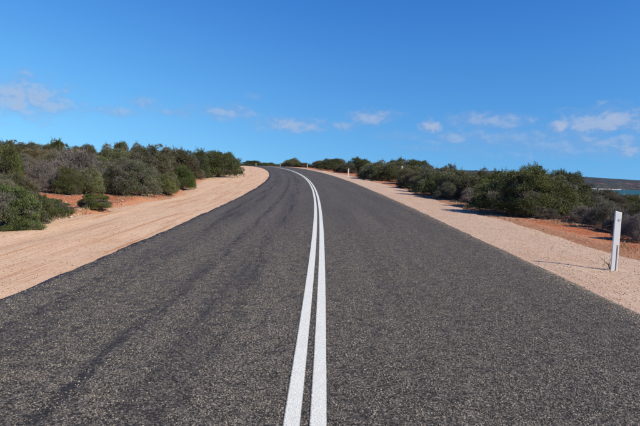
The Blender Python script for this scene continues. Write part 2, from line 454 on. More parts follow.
# ------------------------------------------------------------------ setting: ground, shoulders, road, markings, sea, headland
def axis(spec):
    out = [np.arange(a, b, st) for a, b, st in spec]; return np.concatenate(out)
gx = np.concatenate([-np.geomspace(3000, 62, 40), np.arange(-60, -26, 1.2), np.arange(-26, 26, .3), np.arange(26, 70, 1.2), np.geomspace(71, 1500, 40)])
gy = np.concatenate([np.arange(-60, 2, 3.0), np.arange(2, 45, .3), np.arange(45, 110, .8), np.arange(110, 260, 3.0), np.geomspace(262, 4000, 40)])
X, Y = np.meshgrid(gx, gy, indexing='ij')
Z = ground_z(X, Y)
_S, _D = to_road(X, Y)
_w = np.where(_D > 0, 1 - sstep(_D, edge_r(_S), edge_r(_S) + 1.7), 1 - sstep(-_D, edge_l(_S), edge_l(_S) + .7))
ground = mesh_obj('ground', np.stack([X, Y, Z], -1).reshape(-1, 3), grid_faces(len(gx), len(gy)), M['soil'], smooth=True, cols=np.stack([_w, _w, _w], -1))
tag(ground, 'red sandy soil under the scrub on both sides of the road', kind='structure')

SS = np.concatenate([np.arange(-20, 60, .25), np.arange(60, 360, 1.0)])
def strip(name, lat, zoff, mat, detail=0.0):
    """a sheet that follows the road; lat(s) gives the lateral stations"""
    rows = []; uvs = []
    D = np.stack([lat(s) for s in SS]); S = np.repeat(SS[:, None], D.shape[1], 1)
    x, y = road_pt(S, D); z = road_z(S) + cross(S, D) + zoff(S, D)
    return mesh_obj(name, np.stack([x, y, z], -1).reshape(-1, 3), grid_faces(*D.shape)[:, ::-1].copy(), mat, uv=np.stack([D, S], -1).reshape(-1, 2), smooth=True)

def rel(S, D, x): return (fbm(D * 2.2 + x, S * .25, 3) * .012 + fbm(D * 1.1 + x, S * 1.3, 3) * .008)
left = strip('gravel_shoulder', lambda s: -np.concatenate([np.linspace(WL - .25, WL + .1, 4), np.linspace(WL + .2, 11.2, 60)]),
             lambda S, D: -.030 + rel(S, D, 0) - .19 * sstep(-D, edge_l(S) - .3, edge_l(S) + .8) - .05 * np.exp(-((D + 6.2 + .3 * fbm(S * .05, 1.0)) / .35) ** 2) * .5, M['sand_l'])
tag(left, 'wide pink sand shoulder left of the road', kind='structure')
right = strip('gravel_shoulder', lambda s: np.concatenate([np.linspace(WR - .25, WR + .1, 4), np.linspace(WR + .2, 5.4, 16), np.linspace(5.5, 7.6, 16)]),
              lambda S, D: -.025 + rel(S, D, 40) * .8 - .19 * sstep(D, edge_r(S) - .3, edge_r(S) + .8), M['sand_r'])
tag(right, 'pale gravel shoulder right of the road', kind='structure')

def road_lat(s):
    l = -WL + .022 * fbm(s * .5, 4.0) + .024 * fbm(s * 2.6, 8.0); r = WR + .018 * fbm(s * .5, 14.0) + .022 * fbm(s * 2.6, 18.0)
    base = np.linspace(-3.4, 3.25, 28)
    return np.concatenate([[float(l) - .03, float(l)], base, [float(r), float(r) + .03]])
def road_off(S, D):
    z = -.012 * np.exp(-((np.abs(D + .1) - 1.65) / .5) ** 2) + 0 * S
    z[:, 0] -= .09; z[:, -1] -= .09
    return z
road = strip('road', road_lat, road_off, M['asphalt'])
tag(road, 'grey chip seal two lane road curving left', kind='structure')

def line(name, d0, d1, label):
    def lt(s):
        e = .0022 * float(fbm(s * 9.0, d0 * 50))
        return np.linspace(d0 + e, d1 + .0022 * float(fbm(s * 8.0, d1 * 50)), 3)
    o = strip(name, lt, lambda S, D: .005 + -.012 * np.exp(-((np.abs(D + .1) - 1.65) / .5) ** 2), M['paint'])
    tag(o, label, kind='structure'); return o
line('road_marking', -.137, -.030, 'left white line of the double centre line')
line('road_marking', .026, .131, 'right white line of the double centre line')

# proud stone chips of the seal, near the camera where single stones can be made out
def chips(name, S_, D_, zo, size, mat, label, seed):
    rg = np.random.default_rng(seed)
    x, y = road_pt(S_, D_); z = road_z(S_) + cross(S_, D_) - .012 * np.exp(-((np.abs(D_ + .1) - 1.65) / .5) ** 2) + zo
    me = bpy.data.meshes.new(name); n = len(x); me.vertices.add(n)
    me.vertices.foreach_set('co', np.stack([x, y, z], -1).astype(np.float32).ravel())
    at = me.attributes.new('rot', 'FLOAT_VECTOR', 'POINT'); at.data.foreach_set('vector', np.stack([rg.normal(0, .35, n), rg.normal(0, .35, n), rg.uniform(0, 6.28, n)], -1).astype(np.float32).ravel())
    k = size * rg.uniform(.55, 1.35, n)
    at = me.attributes.new('scl', 'FLOAT_VECTOR', 'POINT'); at.data.foreach_set('vector', np.stack([k * rg.uniform(.8, 1.5, n), k, k * rg.uniform(.6, .95, n)], -1).astype(np.float32).ravel())
    o = bpy.data.objects.new(name, me); col.objects.link(o); me.materials.append(mat)
    ng = bpy.data.node_groups.new(name, 'GeometryNodeTree')
    ng.interface.new_socket('Geometry', in_out='INPUT', socket_type='NodeSocketGeometry'); ng.interface.new_socket('Geometry', in_out='OUTPUT', socket_type='NodeSocketGeometry')
    gi = ng.nodes.new('NodeGroupInput'); go = ng.nodes.new('NodeGroupOutput')
    ico = ng.nodes.new('GeometryNodeMeshIcoSphere'); ico.inputs['Radius'].default_value = 1.0; ico.inputs['Subdivisions'].default_value = 1
    sm = ng.nodes.new('GeometryNodeSetMaterial'); sm.inputs['Material'].default_value = mat
    mp = ng.nodes.new('GeometryNodeMeshToPoints'); ip = ng.nodes.new('GeometryNodeInstanceOnPoints')
    a1 = ng.nodes.new('GeometryNodeInputNamedAttribute'); a1.data_type = 'FLOAT_VECTOR'; a1.inputs['Name'].default_value = 'rot'
    a2 = ng.nodes.new('GeometryNodeInputNamedAttribute'); a2.data_type = 'FLOAT_VECTOR'; a2.inputs['Name'].default_value = 'scl'
    L_ = ng.links.new
    L_(gi.outputs[0], mp.inputs['Mesh']); L_(mp.outputs[0], ip.inputs['Points']); L_(ico.outputs[0], sm.inputs['Geometry']); L_(sm.outputs[0], ip.inputs['Instance'])
    L_(a1.outputs['Attribute'], ip.inputs['Rotation']); L_(a2.outputs['Attribute'], ip.inputs['Scale']); L_(ip.outputs[0], go.inputs[0])
    md = o.modifiers.new('scatter', 'NODES'); md.node_group = ng
    return tag(o, label, kind='stuff')
rg = np.random.default_rng(123)
n_ = 360000
cs_ = 2.0 + 15 * rg.random(n_); cd_ = rg.uniform(-WL + .05, WR - .05, n_)
vis = (np.abs(cd_) < cs_ * .66 + 1.0) & (rg.random(n_) < np.interp(cs_, [2, 6, 11, 17], [1, .85, .4, .03]))
clump_ = fbm(cd_ * 11, cs_ * 11, 3)
wheel = np.maximum(np.exp(-((cd_ + 1.05 + .08 * fbm(cs_ * .3, 2.0)) / .24) ** 2) * sstep(fbm(cd_ * 2.5, cs_ * .35, 3), -.1, .5),
                   np.exp(-((cd_ + 1.72 + .07 * fbm(cs_ * .4, 5.0)) / .10) ** 2) * sstep(fbm(cd_ * 3 + 9, cs_ * .6, 3), -.35, .2))
wheel = np.maximum(wheel, np.exp(-((cd_ + 2.9) / .35) ** 2) * .7 * sstep(fbm(cd_ * 2 + 4, cs_ * .3, 3), 0, .5))
vis &= (clump_ > -.42 + .35 * rg.random(n_)) & (rg.random(n_) > .92 * wheel)
online = (np.abs(np.abs(cd_) - .0815) < .056)
oc = chips('stone_chips', cs_[vis & ~online], cd_[vis & ~online], .0005, .0052, M['chip'], 'stone chips standing proud of the road seal', 1); oc.parent = road
pl_s = 2.0 + 12 * rg.random(10000) ** 1.3; pl_c = rg.choice([-.0835, .0785], 10000) + rg.uniform(-.049, .049, 10000)
oc = chips('painted_chips', pl_s, pl_c, .0030, .0045, M['paintchip'], 'painted stone chips under the centre lines', 2); oc.parent = road

sea_v = [(-2000, -4000, SEA_Z), (60000, -4000, SEA_Z), (60000, 60000, SEA_Z), (-2000, 60000, SEA_Z)]
sea = mesh_obj('sea', sea_v, [(0, 1, 2, 3)], M['sea']); tag(sea, 'blue green water of the bay beyond the scrub', kind='structure')

def dirxy(px, dist):
    """ground position dist metres away in the direction of a column of the photograph"""
    d = ray(px, 171.5 + (px - CX) * math.tan(ROLL)); d = d[:2] / np.linalg.norm(d[:2]); return d * dist
# headland across the bay: crest profile by bearing
cols_px = np.linspace(330, 900, 150)
crest_y = np.interp(cols_px, [330, 430, 483, 555, 600, 640, 700, 900], [165, 168.8, 171.2, 175.0, 178.0, 180.2, 184.5, 199])
rows = []
prof = [(0, -.1), (.03, .02), (.06, .12), (.10, .34), (.16, .46), (.28, .62), (.42, .80), (.6, .93), (.8, 1.0), (1.0, .98), (1.6, .8)]
shore_d = 1500 + 60 * fbm(cols_px * .02, 3.0); depth_d = 520.
hv = []
for f_, hfrac in prof:
    for j, px in enumerate(cols_px):
        p = dirxy(px, shore_d[j] + f_ * depth_d + 18 * float(fbm(px * .06, f_ * 9)))
        hz = 171.5 + (px - CX) * math.tan(ROLL)
        top = EYE + (hz - crest_y[j]) / F_PX * (1500 + .8 * depth_d)
        z = SEA_Z + (top - SEA_Z) * hfrac * (1 + .14 * float(fbm(px * .12, f_ * 14)) * (f_ < .75)) - (1 if f_ == 0 else 0)
        hv.append((p[0], p[1], z))
head = mesh_obj('headland', hv, grid_faces(len(prof), len(cols_px)), M['head'], smooth=True)
tag(head, 'low scrub covered headland with red cliffs across the bay', kind='structure')
bv = []; nb = 0
bc = np.linspace(575, 622, 40)
sd_ = np.interp(bc, cols_px, shore_d)
for j, px in enumerate(bc):
    w_ = 12 * math.sin(math.pi * j / 39) ** .5 + 2
    for a, zz in ((-25 - w_, -.3), (-20, .9), (0, 1.2)):
        p = dirxy(px, sd_[j] + a + 30); bv.append((p[0], p[1], SEA_Z + zz))
beach = mesh_obj('beach', bv, grid_faces(40, 3), M['beach'], smooth=True); tag(beach, 'thin white beach at the foot of the headland', kind='structure')

# ------------------------------------------------------------------ shrubs
def leaves_mesh(P, A, L, Wd, rg):
    """diamond leaves: centres P, long axes A, lengths L, widths Wd"""
    n = len(P)
    B = rg.normal(size=(n, 3)); B = np.cross(A, B); B /= np.linalg.norm(B, axis=1)[:, None] + 1e-9
    L = L[:, None]; Wd = Wd[:, None]
    nrm = np.cross(A, B)
    V = np.stack([P - A * L * .5, P + B * Wd * .5 + nrm * L * .06, P + A * L * .5, P - B * Wd * .5 + nrm * L * .06], 1).reshape(-1, 3)
    return V, np.arange(4 * n).reshape(n, 4)
def tube(path, r0_, r1_, sides=4):
    path = np.asarray(path, float); n = len(path); V = []; Fc = []
    for i, p in enumerate(path):
        t_ = path[min(i + 1, n - 1)] - path[max(i - 1, 0)]; t_ /= np.linalg.norm(t_) + 1e-9
        a = np.cross(t_, [.3, .9, .1]); a /= np.linalg.norm(a) + 1e-9; b = np.cross(t_, a)
        rr = r0_ + (r1_ - r0_) * i / (n - 1)
        for k in range(sides):
            q = 2 * math.pi * k / sides; V.append(p + (a * math.cos(q) + b * math.sin(q)) * rr)
    for i in range(n - 1):
        for k in range(sides):
            Fc.append((i * sides + k, i * sides + (k + 1) % sides, (i + 1) * sides + (k + 1) % sides, (i + 1) * sides + k))
    return np.array(V), np.array(Fc)
def join(parts):
    V = []; Fc = []; o = 0
    for v, f in parts:
        V.append(v); Fc.append(f + o); o += len(v)
    return np.concatenate(V), np.concatenate(Fc)

def make_proto(seed, leafmat, nleaf, leaf_len, leaf_w, nclump, dry=.1, R=1.0, Hh=1.0, base=.06, upright=.5, sprigs=0.12, twig=0.0, flat=1.0, stem_mat='wood', clump=(.16, .34), lobes=5):
    """returns mesh data (crown, stems) of a shrub about 2R wide and Hh high with its base at the origin"""
    rg = np.random.default_rng(seed)
    # lobed dome outline
    la = rg.uniform(0, 2 * math.pi, lobes); lm = rg.uniform(.10, .28, lobes)
    def dome(ang): return np.clip(.80 + sum(lm[i] * np.cos(ang * (1 + i % 4) + la[i]) * .6 for i in range(lobes)), .55, 1.12)
    th = rg.uniform(0, 2 * math.pi, nclump); rad = np.sqrt(rg.uniform(0, 1, nclump))
    rout = dome(th) * R
    zt = (1 - (rad * .97) ** 2.6) ** .5                       # dome top at that radius
    sz = rg.uniform(clump[0], clump[1], nclump) * np.minimum(R, Hh)
    fill = rg.random(nclump) < .42
    rad = np.where(fill, .55 + .45 * rg.random(nclump) ** .6, rad); zt = (1 - (rad * .97) ** 3.0) ** .5
    fz = np.where(fill, rg.uniform(0, .9, nclump), 1.0)
    top = Hh * (.82 + .18 * np.sin(th * 2 + la[0]) * rad + rg.normal(0, .11, nclump))
    C_ = np.stack([np.cos(th) * rad * (rout - sz * .6), np.sin(th) * rad * (rout - sz * .6), np.maximum(base * Hh + sz * .30, zt * fz * top - sz * .35)], 1)
    wgt = sz ** 2; wgt /= wgt.sum()
    ci = rg.choice(nclump, nleaf, p=wgt)
    v = rg.normal(size=(nleaf, 3)); v /= np.linalg.norm(v, axis=1)[:, None]
    v[:, 2] = np.where(v[:, 2] < -.35, -v[:, 2], v[:, 2])
    rr = rg.uniform(.45, 1.0, nleaf) ** .6
    sp = rg.random(nleaf) < sprigs
    rr = np.where(sp, rr * rg.uniform(1.0, 1.45, nleaf), rr)
    # leaves gathered in little sprays so that each puff has texture of its own
    spray = rg.normal(size=(nclump, 14, 3)); spray /= np.linalg.norm(spray, axis=2)[:, :, None]
    spray[:, :, 2] = np.where(spray[:, :, 2] < -.3, -spray[:, :, 2], spray[:, :, 2])
    sidx = rg.integers(0, 14, nleaf); sv = spray[ci, sidx]; stn = rg.normal(0, .20, (nclump, 14))[ci, sidx]
    v2 = sv + rg.normal(0, .27, (nleaf, 3)); v = np.where((rg.random(nleaf) < .72)[:, None], v2, v); v /= np.linalg.norm(v, axis=1)[:, None]
    P = C_[ci] + v * (sz[ci] * rr)[:, None] * np.array([1.15, 1.15, .85 * flat])
    P[:, 2] = np.maximum(P[:, 2], .012 + rg.random(nleaf) * .05)
    A = v * .7 + np.array([0, 0, upright]) + rg.normal(0, .55, (nleaf, 3)); A /= np.linalg.norm(A, axis=1)[:, None]
    L = leaf_len * rg.uniform(.6, 1.35, nleaf); Wd = leaf_w * rg.uniform(.6, 1.3, nleaf)
    V, Fc = leaves_mesh(P, A, L, Wd, rg)
    # loose shoots that break the outline
    ns, per = int(nclump * 3.2), 26
    cs = rg.integers(0, nclump, ns); sdir = C_[cs] * np.array([1, 1, .6]) + np.array([0, 0, .25]) + rg.normal(0, .35, (ns, 3)); sdir /= np.linalg.norm(sdir, axis=1)[:, None]
    sl = sz[cs] * (.22 + .75 * rg.random(ns) ** 2.2)
    si = np.repeat(np.arange(ns), per); tt = np.tile(np.linspace(.15, 1, per), ns)
    P2 = C_[cs][si] + sdir[si] * (sz[cs] * .68)[si][:, None] + sdir[si] * (sl[si] * tt)[:, None] + rg.normal(0, .010 + .035 * sz[cs][si][:, None] * (1.2 - tt[:, None]), (ns * per, 3))
    P2[:, 2] = np.maximum(P2[:, 2], .015)
    A2 = sdir[si] * .8 + rg.normal(0, .5, (ns * per, 3)); A2 /= np.linalg.norm(A2, axis=1)[:, None]
    V2, F2 = leaves_mesh(P2, A2, leaf_len * rg.uniform(.6, 1.2, ns * per), leaf_w * rg.uniform(.6, 1.2, ns * per), rg)
    V = np.concatenate([V, V2]); Fc = np.concatenate([Fc, F2 + 4 * nleaf])
    ctone = rg.uniform(.05, .75, nclump); cdry = np.where(rg.random(nclump) < dry, rg.uniform(.45, 1, nclump), rg.uniform(0, .12, nclump))
    t1 = np.clip(ctone[ci] + stn + rg.normal(0, .12, nleaf), 0, 1); t2 = np.clip(cdry[ci] + (rg.random(nleaf) < .06) * .5, 0, 1)
    stone_ = rg.uniform(-.22, .30, ns)
    t1 = np.concatenate([t1, np.clip(ctone[cs][si] + stone_[si] + rg.normal(0, .12, ns * per), 0, 1)]); t2 = np.concatenate([t2, np.clip(cdry[cs][si] + (rg.random(ns) < dry * .8)[si] * .6, 0, 1)])
    cols = np.repeat(np.stack([t1, t2, 0 * t1], 1), 4, 0)
    # stems: several from the root, forking towards the puffs
    parts = []
    nst = 6; mids = []; done = set()
    for k in range(nst):
        a = 2 * math.pi * k / nst + rg.uniform(-.4, .4); q = rg.uniform(.25, .6)
        mid = np.array([math.cos(a) * R * q * .5, math.sin(a) * R * q * .5, Hh * .32]); end = np.array([math.cos(a) * R * q, math.sin(a) * R * q, Hh * rg.uniform(.5, .75)])
        parts.append(tube([np.array([0, 0, -.08]), mid * .55 + rg.normal(0, .02, 3), mid, end], .028 * Hh, .009 * Hh, 5))
        near = np.argsort(np.linalg.norm(C_[:, :2] - end[:2], axis=1))[:max(5, nclump // 10)]
        mids.append(mid)
        for j in near:
            done.add(int(j)); c = C_[j]; m_ = (mid + c) * .5 + rg.normal(0, .05 * Hh, 3)
            parts.append(tube([mid, m_, c], .011 * Hh, .004 * Hh, 3))
    for j in range(nclump):
        if j not in done:
            m0 = min(mids, key=lambda q_: float(np.linalg.norm(q_ - C_[j])))
            parts.append(tube([m0, (m0 + C_[j]) * .5 + rg.normal(0, .04 * Hh, 3), C_[j]], .009 * Hh, .004 * Hh, 3))
    # fine twigs standing out of the puffs
    nt = int(twig * 1000)
    if nt:
        cj = rg.integers(0, nclump, nt)
        for j in cj:
            dirn = rg.normal(size=3) * .6 + np.array([0, 0, .5]) + (C_[j] - np.array([0, 0, Hh * .3])) * .8; dirn /= np.linalg.norm(dirn)
            s0 = C_[j].copy(); ln = rg.uniform(.8, 1.7) * sz[j]
            e = s0 + dirn * ln; e[2] = max(e[2], .05); s0[2] = max(s0[2], .03)
            parts.append(tube([s0, (s0 + e) / 2 + rg.normal(0, .05, 3) * ln, e], .0055 * Hh, .0022 * Hh, 3))
    SV, SF = join(parts)
    SV[:, 2] = np.maximum(SV[:, 2], -.1)
    cr = mesh_obj('crown', V, Fc, M[leafmat], cols=cols); st = mesh_obj('stems', SV, SF, M[stem_mat])
    out = (cr.data, st.data)
    bpy.data.objects.remove(cr); bpy.data.objects.remove(st)
    return out

# kinds of shrub; sizes in metres, meshes normalised to about 1 m half width and 1 m height
PROTO = {}
def kind(name, variants): PROTO[name] = variants
kind('dense', [make_proto(s, 'leaf_dark', 60000, .036, .015, 120, dry=.10, clump=(.13, .28)) for s in (21, 22)])
kind('big', [make_proto(31, 'leaf_dark', 125000, .024, .0105, 260, dry=.13, clump=(.09, .20))])
kind('olive', [make_proto(s, 'leaf_olive', 56000, .036, .015, 115, dry=.12, clump=(.13, .28)) for s in (41, 42)])
kind('sage', [make_proto(s, 'leaf_sage', 56000, .034, .013, 115, dry=.25, twig=.25, clump=(.13, .28)) for s in (51, 52)])
kind('grey', [make_proto(s, 'leaf_grey', 50000, .045, .007, 110, dry=.35, twig=.9, upright=.8, stem_mat='deadwood', clump=(.13, .28)) for s in (61, 62)])
kind('herb', [make_proto(s, 'leaf_green', 56000, .045, .013, 110, dry=.28, upright=1.1, base=-.03, clump=(.09, .22), sprigs=.35) for s in (71, 72)])
kind('gold', [make_proto(s, 'leaf_gold', 50000, .036, .014, 110, dry=.1, clump=(.13, .28)) for s in (81,)])
kind('rust', [make_proto(s, 'leaf_rust', 56000, .036, .015, 115, dry=.18, twig=.2, clump=(.13, .28)) for s in (91, 92)])
kind('green', [make_proto(s, 'leaf_green', 50000, .035, .014, 100, dry=.04, clump=(.13, .28)) for s in (95,)])

def stand(px, base):
    """where the line of sight through a foot in the photograph meets the ground"""
    d = ray(px, base); ts = np.concatenate([np.arange(3, 60, .1), np.arange(60, 200, .5)])
    x, y, z = d[0] * ts, d[1] * ts, EYE + d[2] * ts
    s, dd = to_road(x, y)
    g = ground_z(x, y); form = road_z(s) + cross(s, dd) - .03
    g = np.where((dd > -edge_l(s)) & (dd < edge_r(s)), np.maximum(g, form), g)
    hit = np.nonzero(z <= g)[0]
    i = hit[0] if len(hit) else len(ts) - 1
    return float(x[i]), float(y[i]), float(g[i])

cnt = 0
SHRUBS = []
def shrub(kind_, px, dist, top, width, label, group, name='shrub', depthf=1.0, rz=None, sink=0.0, base=None):
    """plant a shrub: bearing column px, distance along the view in metres, height from the level it reaches, width in photo pixels at that distance"""
    global cnt
    v = PROTO[kind_]; me = v[cnt % len(v)]; cnt += 1
    if base:
        x, y, g0 = stand(px, base); dist = y
    else:
        d0 = ray(px, 185.0); x, y = d0[0] * dist / d0[1], dist
        g0 = gz(x, y) - sink
    t_ = ray(px, top); zt = EYE + t_[2] * (y / t_[1])
    h = max(zt - g0, .12); w = width / F_PX * (y / t_[1])
    s_, d_ = to_road([x], [y]); s_ = float(s_[0]); d_ = float(d_[0])
    need = float(edge_r(s_)) + .8 * w * .5
    if 0 < d_ < need and w > 1.0 and group != GS:                            # keep the crown clear of the gravel shoulder
        x, y = (float(q) for q in road_pt(s_, need)); g0 = gz(x, y) - sink
    o = empty(name, (x, y, g0), rz if rz is not None else random.uniform(0, 6.28))
    R = w * .5
    # rotate first, scale afterwards: keep the across-view width by scaling evenly in plan
    o.scale = (R / .88, R / .88 * depthf, h / 1.08)
    for nm, m_ in (('crown', me[0]), ('stems', me[1])):
        c = bpy.data.objects.new(nm, m_); col.objects.link(c); c.parent = o
    tag(o, label, 'shrub', group); SHRUBS.append((o, px, dist))
    return o

GL = 'shrubs on the rise left of the road'; GR = 'shrubs along the right shoulder'; GS = 'shrubs on the skyline where the road crests'
GH = 'low green plants at the edge of the left shoulder'
# left foreground
shrub('herb', 10, 13.6, 184, 70, 'low leafy green shrub nearest the camera at the left edge', GH, base=229)
shrub('herb', 31, 15.2, 192, 44, 'low green shrub just behind the nearest one at the left edge', GH, base=223)
shrub('herb', 52, 16.6, 198, 46, 'low spreading green shrub whose tip points at the red soil patch', GH, base=215)
shrub('herb', 93, 21.0, 193, 33, 'small lone green shrub at the sand edge in front of red soil', GH, base=208)
shrub('sage', -22, 17.0, 170, 60, 'grey green shrub cut by the left edge behind the low plants', GL)
shrub('dense', 8, 20.0, 146, 44, 'dark green upright shrub at the left edge behind the low plants', GL)
shrub('rust', 18, 18.0, 172, 34, 'brownish green shrub between the low plants and the dark upright shrub', GL)
shrub('grey', 40, 21.5, 161, 46, 'mauve grey leafless shrub left of the red soil patch', GL)
shrub('grey', 78, 27.0, 149, 62, 'big domed mauve grey twiggy shrub above the red soil patch', GL)
shrub('sage', 52, 31.0, 153, 44, 'grey green shrub left of the domed mauve grey one', GL)
shrub('dense', 67, 28.5, 167, 26, 'dark shrub rooted at the back of the red soil patch', GL, base=195)
shrub('olive', 90, 29.5, 167, 32, 'olive shrub behind the small lone green plant', GL, base=194)
shrub('rust', 113, 30.5, 163, 34, 'dark brown green shrub left of the large grey green one', GL, base=194.5)
shrub('sage', 140, 30.0, 161, 46, 'large rounded grey green shrub at the sand edge', GL, base=196)
shrub('olive', 167, 30.5, 172, 28, 'pale olive shrub at the sand edge left of the bright green one', GL, base=194.5)
shrub('green', 182, 34.5, 166, 26, 'fresh green rounded shrub near the sand edge', GL, base=189.5)
shrub('sage', 125, 29.0, 157, 36, 'grey green shrub half hidden behind the large rounded one', GL)
shrub('rust', 154, 41.0, 143.5, 46, 'tall reddish dark shrub forming the hump of the skyline left of road', GL)
shrub('rust', 180, 44.0, 147, 38, 'reddish dark shrub right of the skyline hump', GL)
shrub('dense', 198, 48.0, 150.5, 34, 'dark shrub between reddish shrubs and the end of the row', GL)
shrub('dense', 218, 53.0, 151.5, 40, 'round dark green shrub at the road end of the left row', GL, base=177)
shrub('sage', 199, 46.0, 169, 18, 'small grey green shrub at the foot of the last dark shrubs', GL, base=178.5)
shrub('dense', 207, 48.5, 172, 10, 'tiny dark shrub on the sand below the last dark shrub', GL, base=178)
shrub('rust', 238, 63.0, 170.6, 7, 'tiny brown tuft alone on the left sand shoulder', GL, base=174)
# left second and third rows up to the skyline
shrub('gold', 33, 50, 147.5, 28, 'golden topped shrub second row at the far left', GL)
shrub('gold', 50, 52, 147.5, 22, 'golden topped shrub right of the first golden one', GL)
shrub('gold', 73, 50, 148, 30, 'golden topped shrub behind the domed mauve grey one', GL)
shrub('olive', 112, 46, 147, 44, 'broad olive dome shrub below the small skyline tree', GL)
shrub('dense', 121, 66, 142, 20, 'small dark crowned shrub standing up on the left skyline', GL)
shrub('rust', 12, 62, 139.5, 34, 'brown green shrub highest on the far left skyline', GL)
shrub('sage', 34, 70, 142, 26, 'grey shrub on the skyline right of the highest far left one', GL)
shrub('dense', 57, 62, 140.5, 34, 'dark green shrub on the skyline above the golden tops', GL)
shrub('olive', 86, 70, 144, 30, 'olive shrub on the skyline right of the dark green one', GL)
shrub('olive', 137, 58, 146, 30, 'olive shrub filling the dip left of the skyline hump', GL)
shrub('gold', 4, 44, 149, 24, 'golden brown shrub at the left edge above the dark upright one', GL)
shrub('sage', 22, 40, 154, 30, 'grey shrub right behind the dark upright shrub', GL)
shrub('dense', 100, 32, 158, 30, 'dark shrub between mauve grey dome and grey green shrub', GL)
shrub('olive', 168, 52, 150, 40, 'olive shrub behind the reddish skyline hump', GL)
shrub('olive', 207, 60, 153.5, 30, 'olive shrub behind the last dark shrubs of the left row', GL)
shrub('olive', 226, 66, 157, 22, 'olive shrub just past the round dark end shrub', GL)
shrub('rust', -20, 30, 150, 60, 'rusty shrub mostly cut off by the left edge', GL)
# skyline beyond the crest
shrub('dense', 240, 150, 163.6, 12, 'low dark shrub on the crest beside the end of the left row', GS)
shrub('dense', 253, 160, 160.6, 19, 'dark shrub on the crest behind the left guide post', GS)
shrub('dense', 270, 175, 162.6, 16, 'low dark shrub on the crest where the road disappears', GS)
shrub('olive', 279, 185, 164.0, 14, 'very low olive shrub at the vanishing end of the road', GS)
shrub('olive', 292, 165, 158.6, 22, 'rounded olive shrub on the crest right of the road end', GS)
shrub('rust', 305, 150, 162.6, 14, 'brownish shrub on the crest behind a guide post', GS)
shrub('sage', 318, 120, 160.6, 20, 'grey green shrub on the crest left of the dark right row', GS)
shrub('rust', 312, 130, 164.5, 22, 'low brown shrub in front of the crest grey green one', GS)
shrub('sage', 246, 158, 163.4, 14, 'grey low shrub just left of the cream guide post at the crest', GS)
shrub('olive', 262, 168, 162.4, 16, 'olive low shrub right of the cream guide post at the crest', GS)
shrub('dense', 284, 178, 162.8, 14, 'dark low shrub between the road end and the rounded olive shrub', GS)
shrub('olive', 300, 156, 162.0, 16, 'olive low shrub left of the weathered crest guide post', GS)
shrub('dense', 324, 112, 161.5, 18, 'dark low shrub between grey green crest shrub and right row', GS)
# right row
shrub('dense', 334, 92, 158.6, 28, 'dark rounded shrub at the far end of the right row', GR)
shrub('dense', 358, 80, 158.0, 30, 'dark tall shrub behind the white far guide post', GR)
shrub('rust', 347, 78, 162.5, 24, 'brown green shrub left behind the white far guide post', GR)
shrub('olive', 374, 66, 161.5, 36, 'olive shrub right of the white far guide post', GR, base=179.5)
shrub('rust', 360, 68, 165.0, 22, 'low reddish shrub beside the far guide post', GR, base=178)
shrub('dense', 398, 66, 158.8, 28, 'dark flat topped shrub highest in the middle of the right row', GR)
shrub('dense', 415, 62, 160.0, 30, 'dark shrub right of the flat topped one', GR)
shrub('rust', 402, 42, 169, 36, 'brown shrub at the left end of the near right row', GR, base=188)
shrub('olive', 414, 44, 165, 44, 'olive shrub behind the left end of the near right row', GR)
shrub('olive', 428, 37, 170, 40, 'olive shrub at the gravel edge in the middle of the near right row', GR, base=195)
shrub('olive', 437, 38, 166.5, 40, 'olive shrub on the right row skyline beneath the rusty tuft', GR)
shrub('rust', 449, 48, 163.2, 15, 'small rusty tuft topped shrub on the right row skyline', GR)
shrub('olive', 459, 27, 168.5, 46, 'olive shrub left of the biggest right hand shrub', GR)
shrub('sage', 448, 30, 182, 24, 'grey green low shrub at the foot of the olive ones', GR, base=199)
shrub('grey', 470, 27.5, 188, 26, 'low grey twiggy shrub left of the biggest shrub', GR, base=203)
shrub('olive', 481, 34, 170.5, 36, 'olive shrub behind the left flank of the biggest shrub', GR)
shrub('big', 530, 20.5, 165.0, 102, 'biggest dark green rounded shrub on the right roadside', GR, depthf=.9, rz=.4, base=216)
shrub('dense', 497, 23.5, 172, 46, 'dark green shrub forming left shoulder of the biggest one', GR, base=208)
shrub('dense', 562, 21.5, 171, 42, 'dark green shrub forming right shoulder of the biggest one', GR, base=214)
shrub('grey', 547, 18.5, 207, 36, 'low grey twiggy shrub at the foot of the biggest shrub', GR, base=219)
shrub('sage', 484, 23.0, 196, 24, 'low grey green shrub under left flank of the biggest shrub', GR, base=205)
shrub('dense', 445, 0, 176, 32, 'dark shrub filling the middle of the near right row', GR, base=197.5)
shrub('olive', 384, 58, 163, 26, 'olive shrub between the far posts and the near right row', GR)
shrub('rust', 471, 0, 176, 34, 'brownish shrub just left of the biggest shrub', GR, base=202)
shrub('dense', 412, 0, 176, 34, 'low dark shrub at the gravel edge near the left end of the right row', GR, base=191.5)
shrub('olive', 388, 50, 164, 30, 'olive shrub at the left tip of the near right row', GR)
shrub('rust', 377, 57, 166, 26, 'brown green low shrub beyond the far guide post to its right', GR)
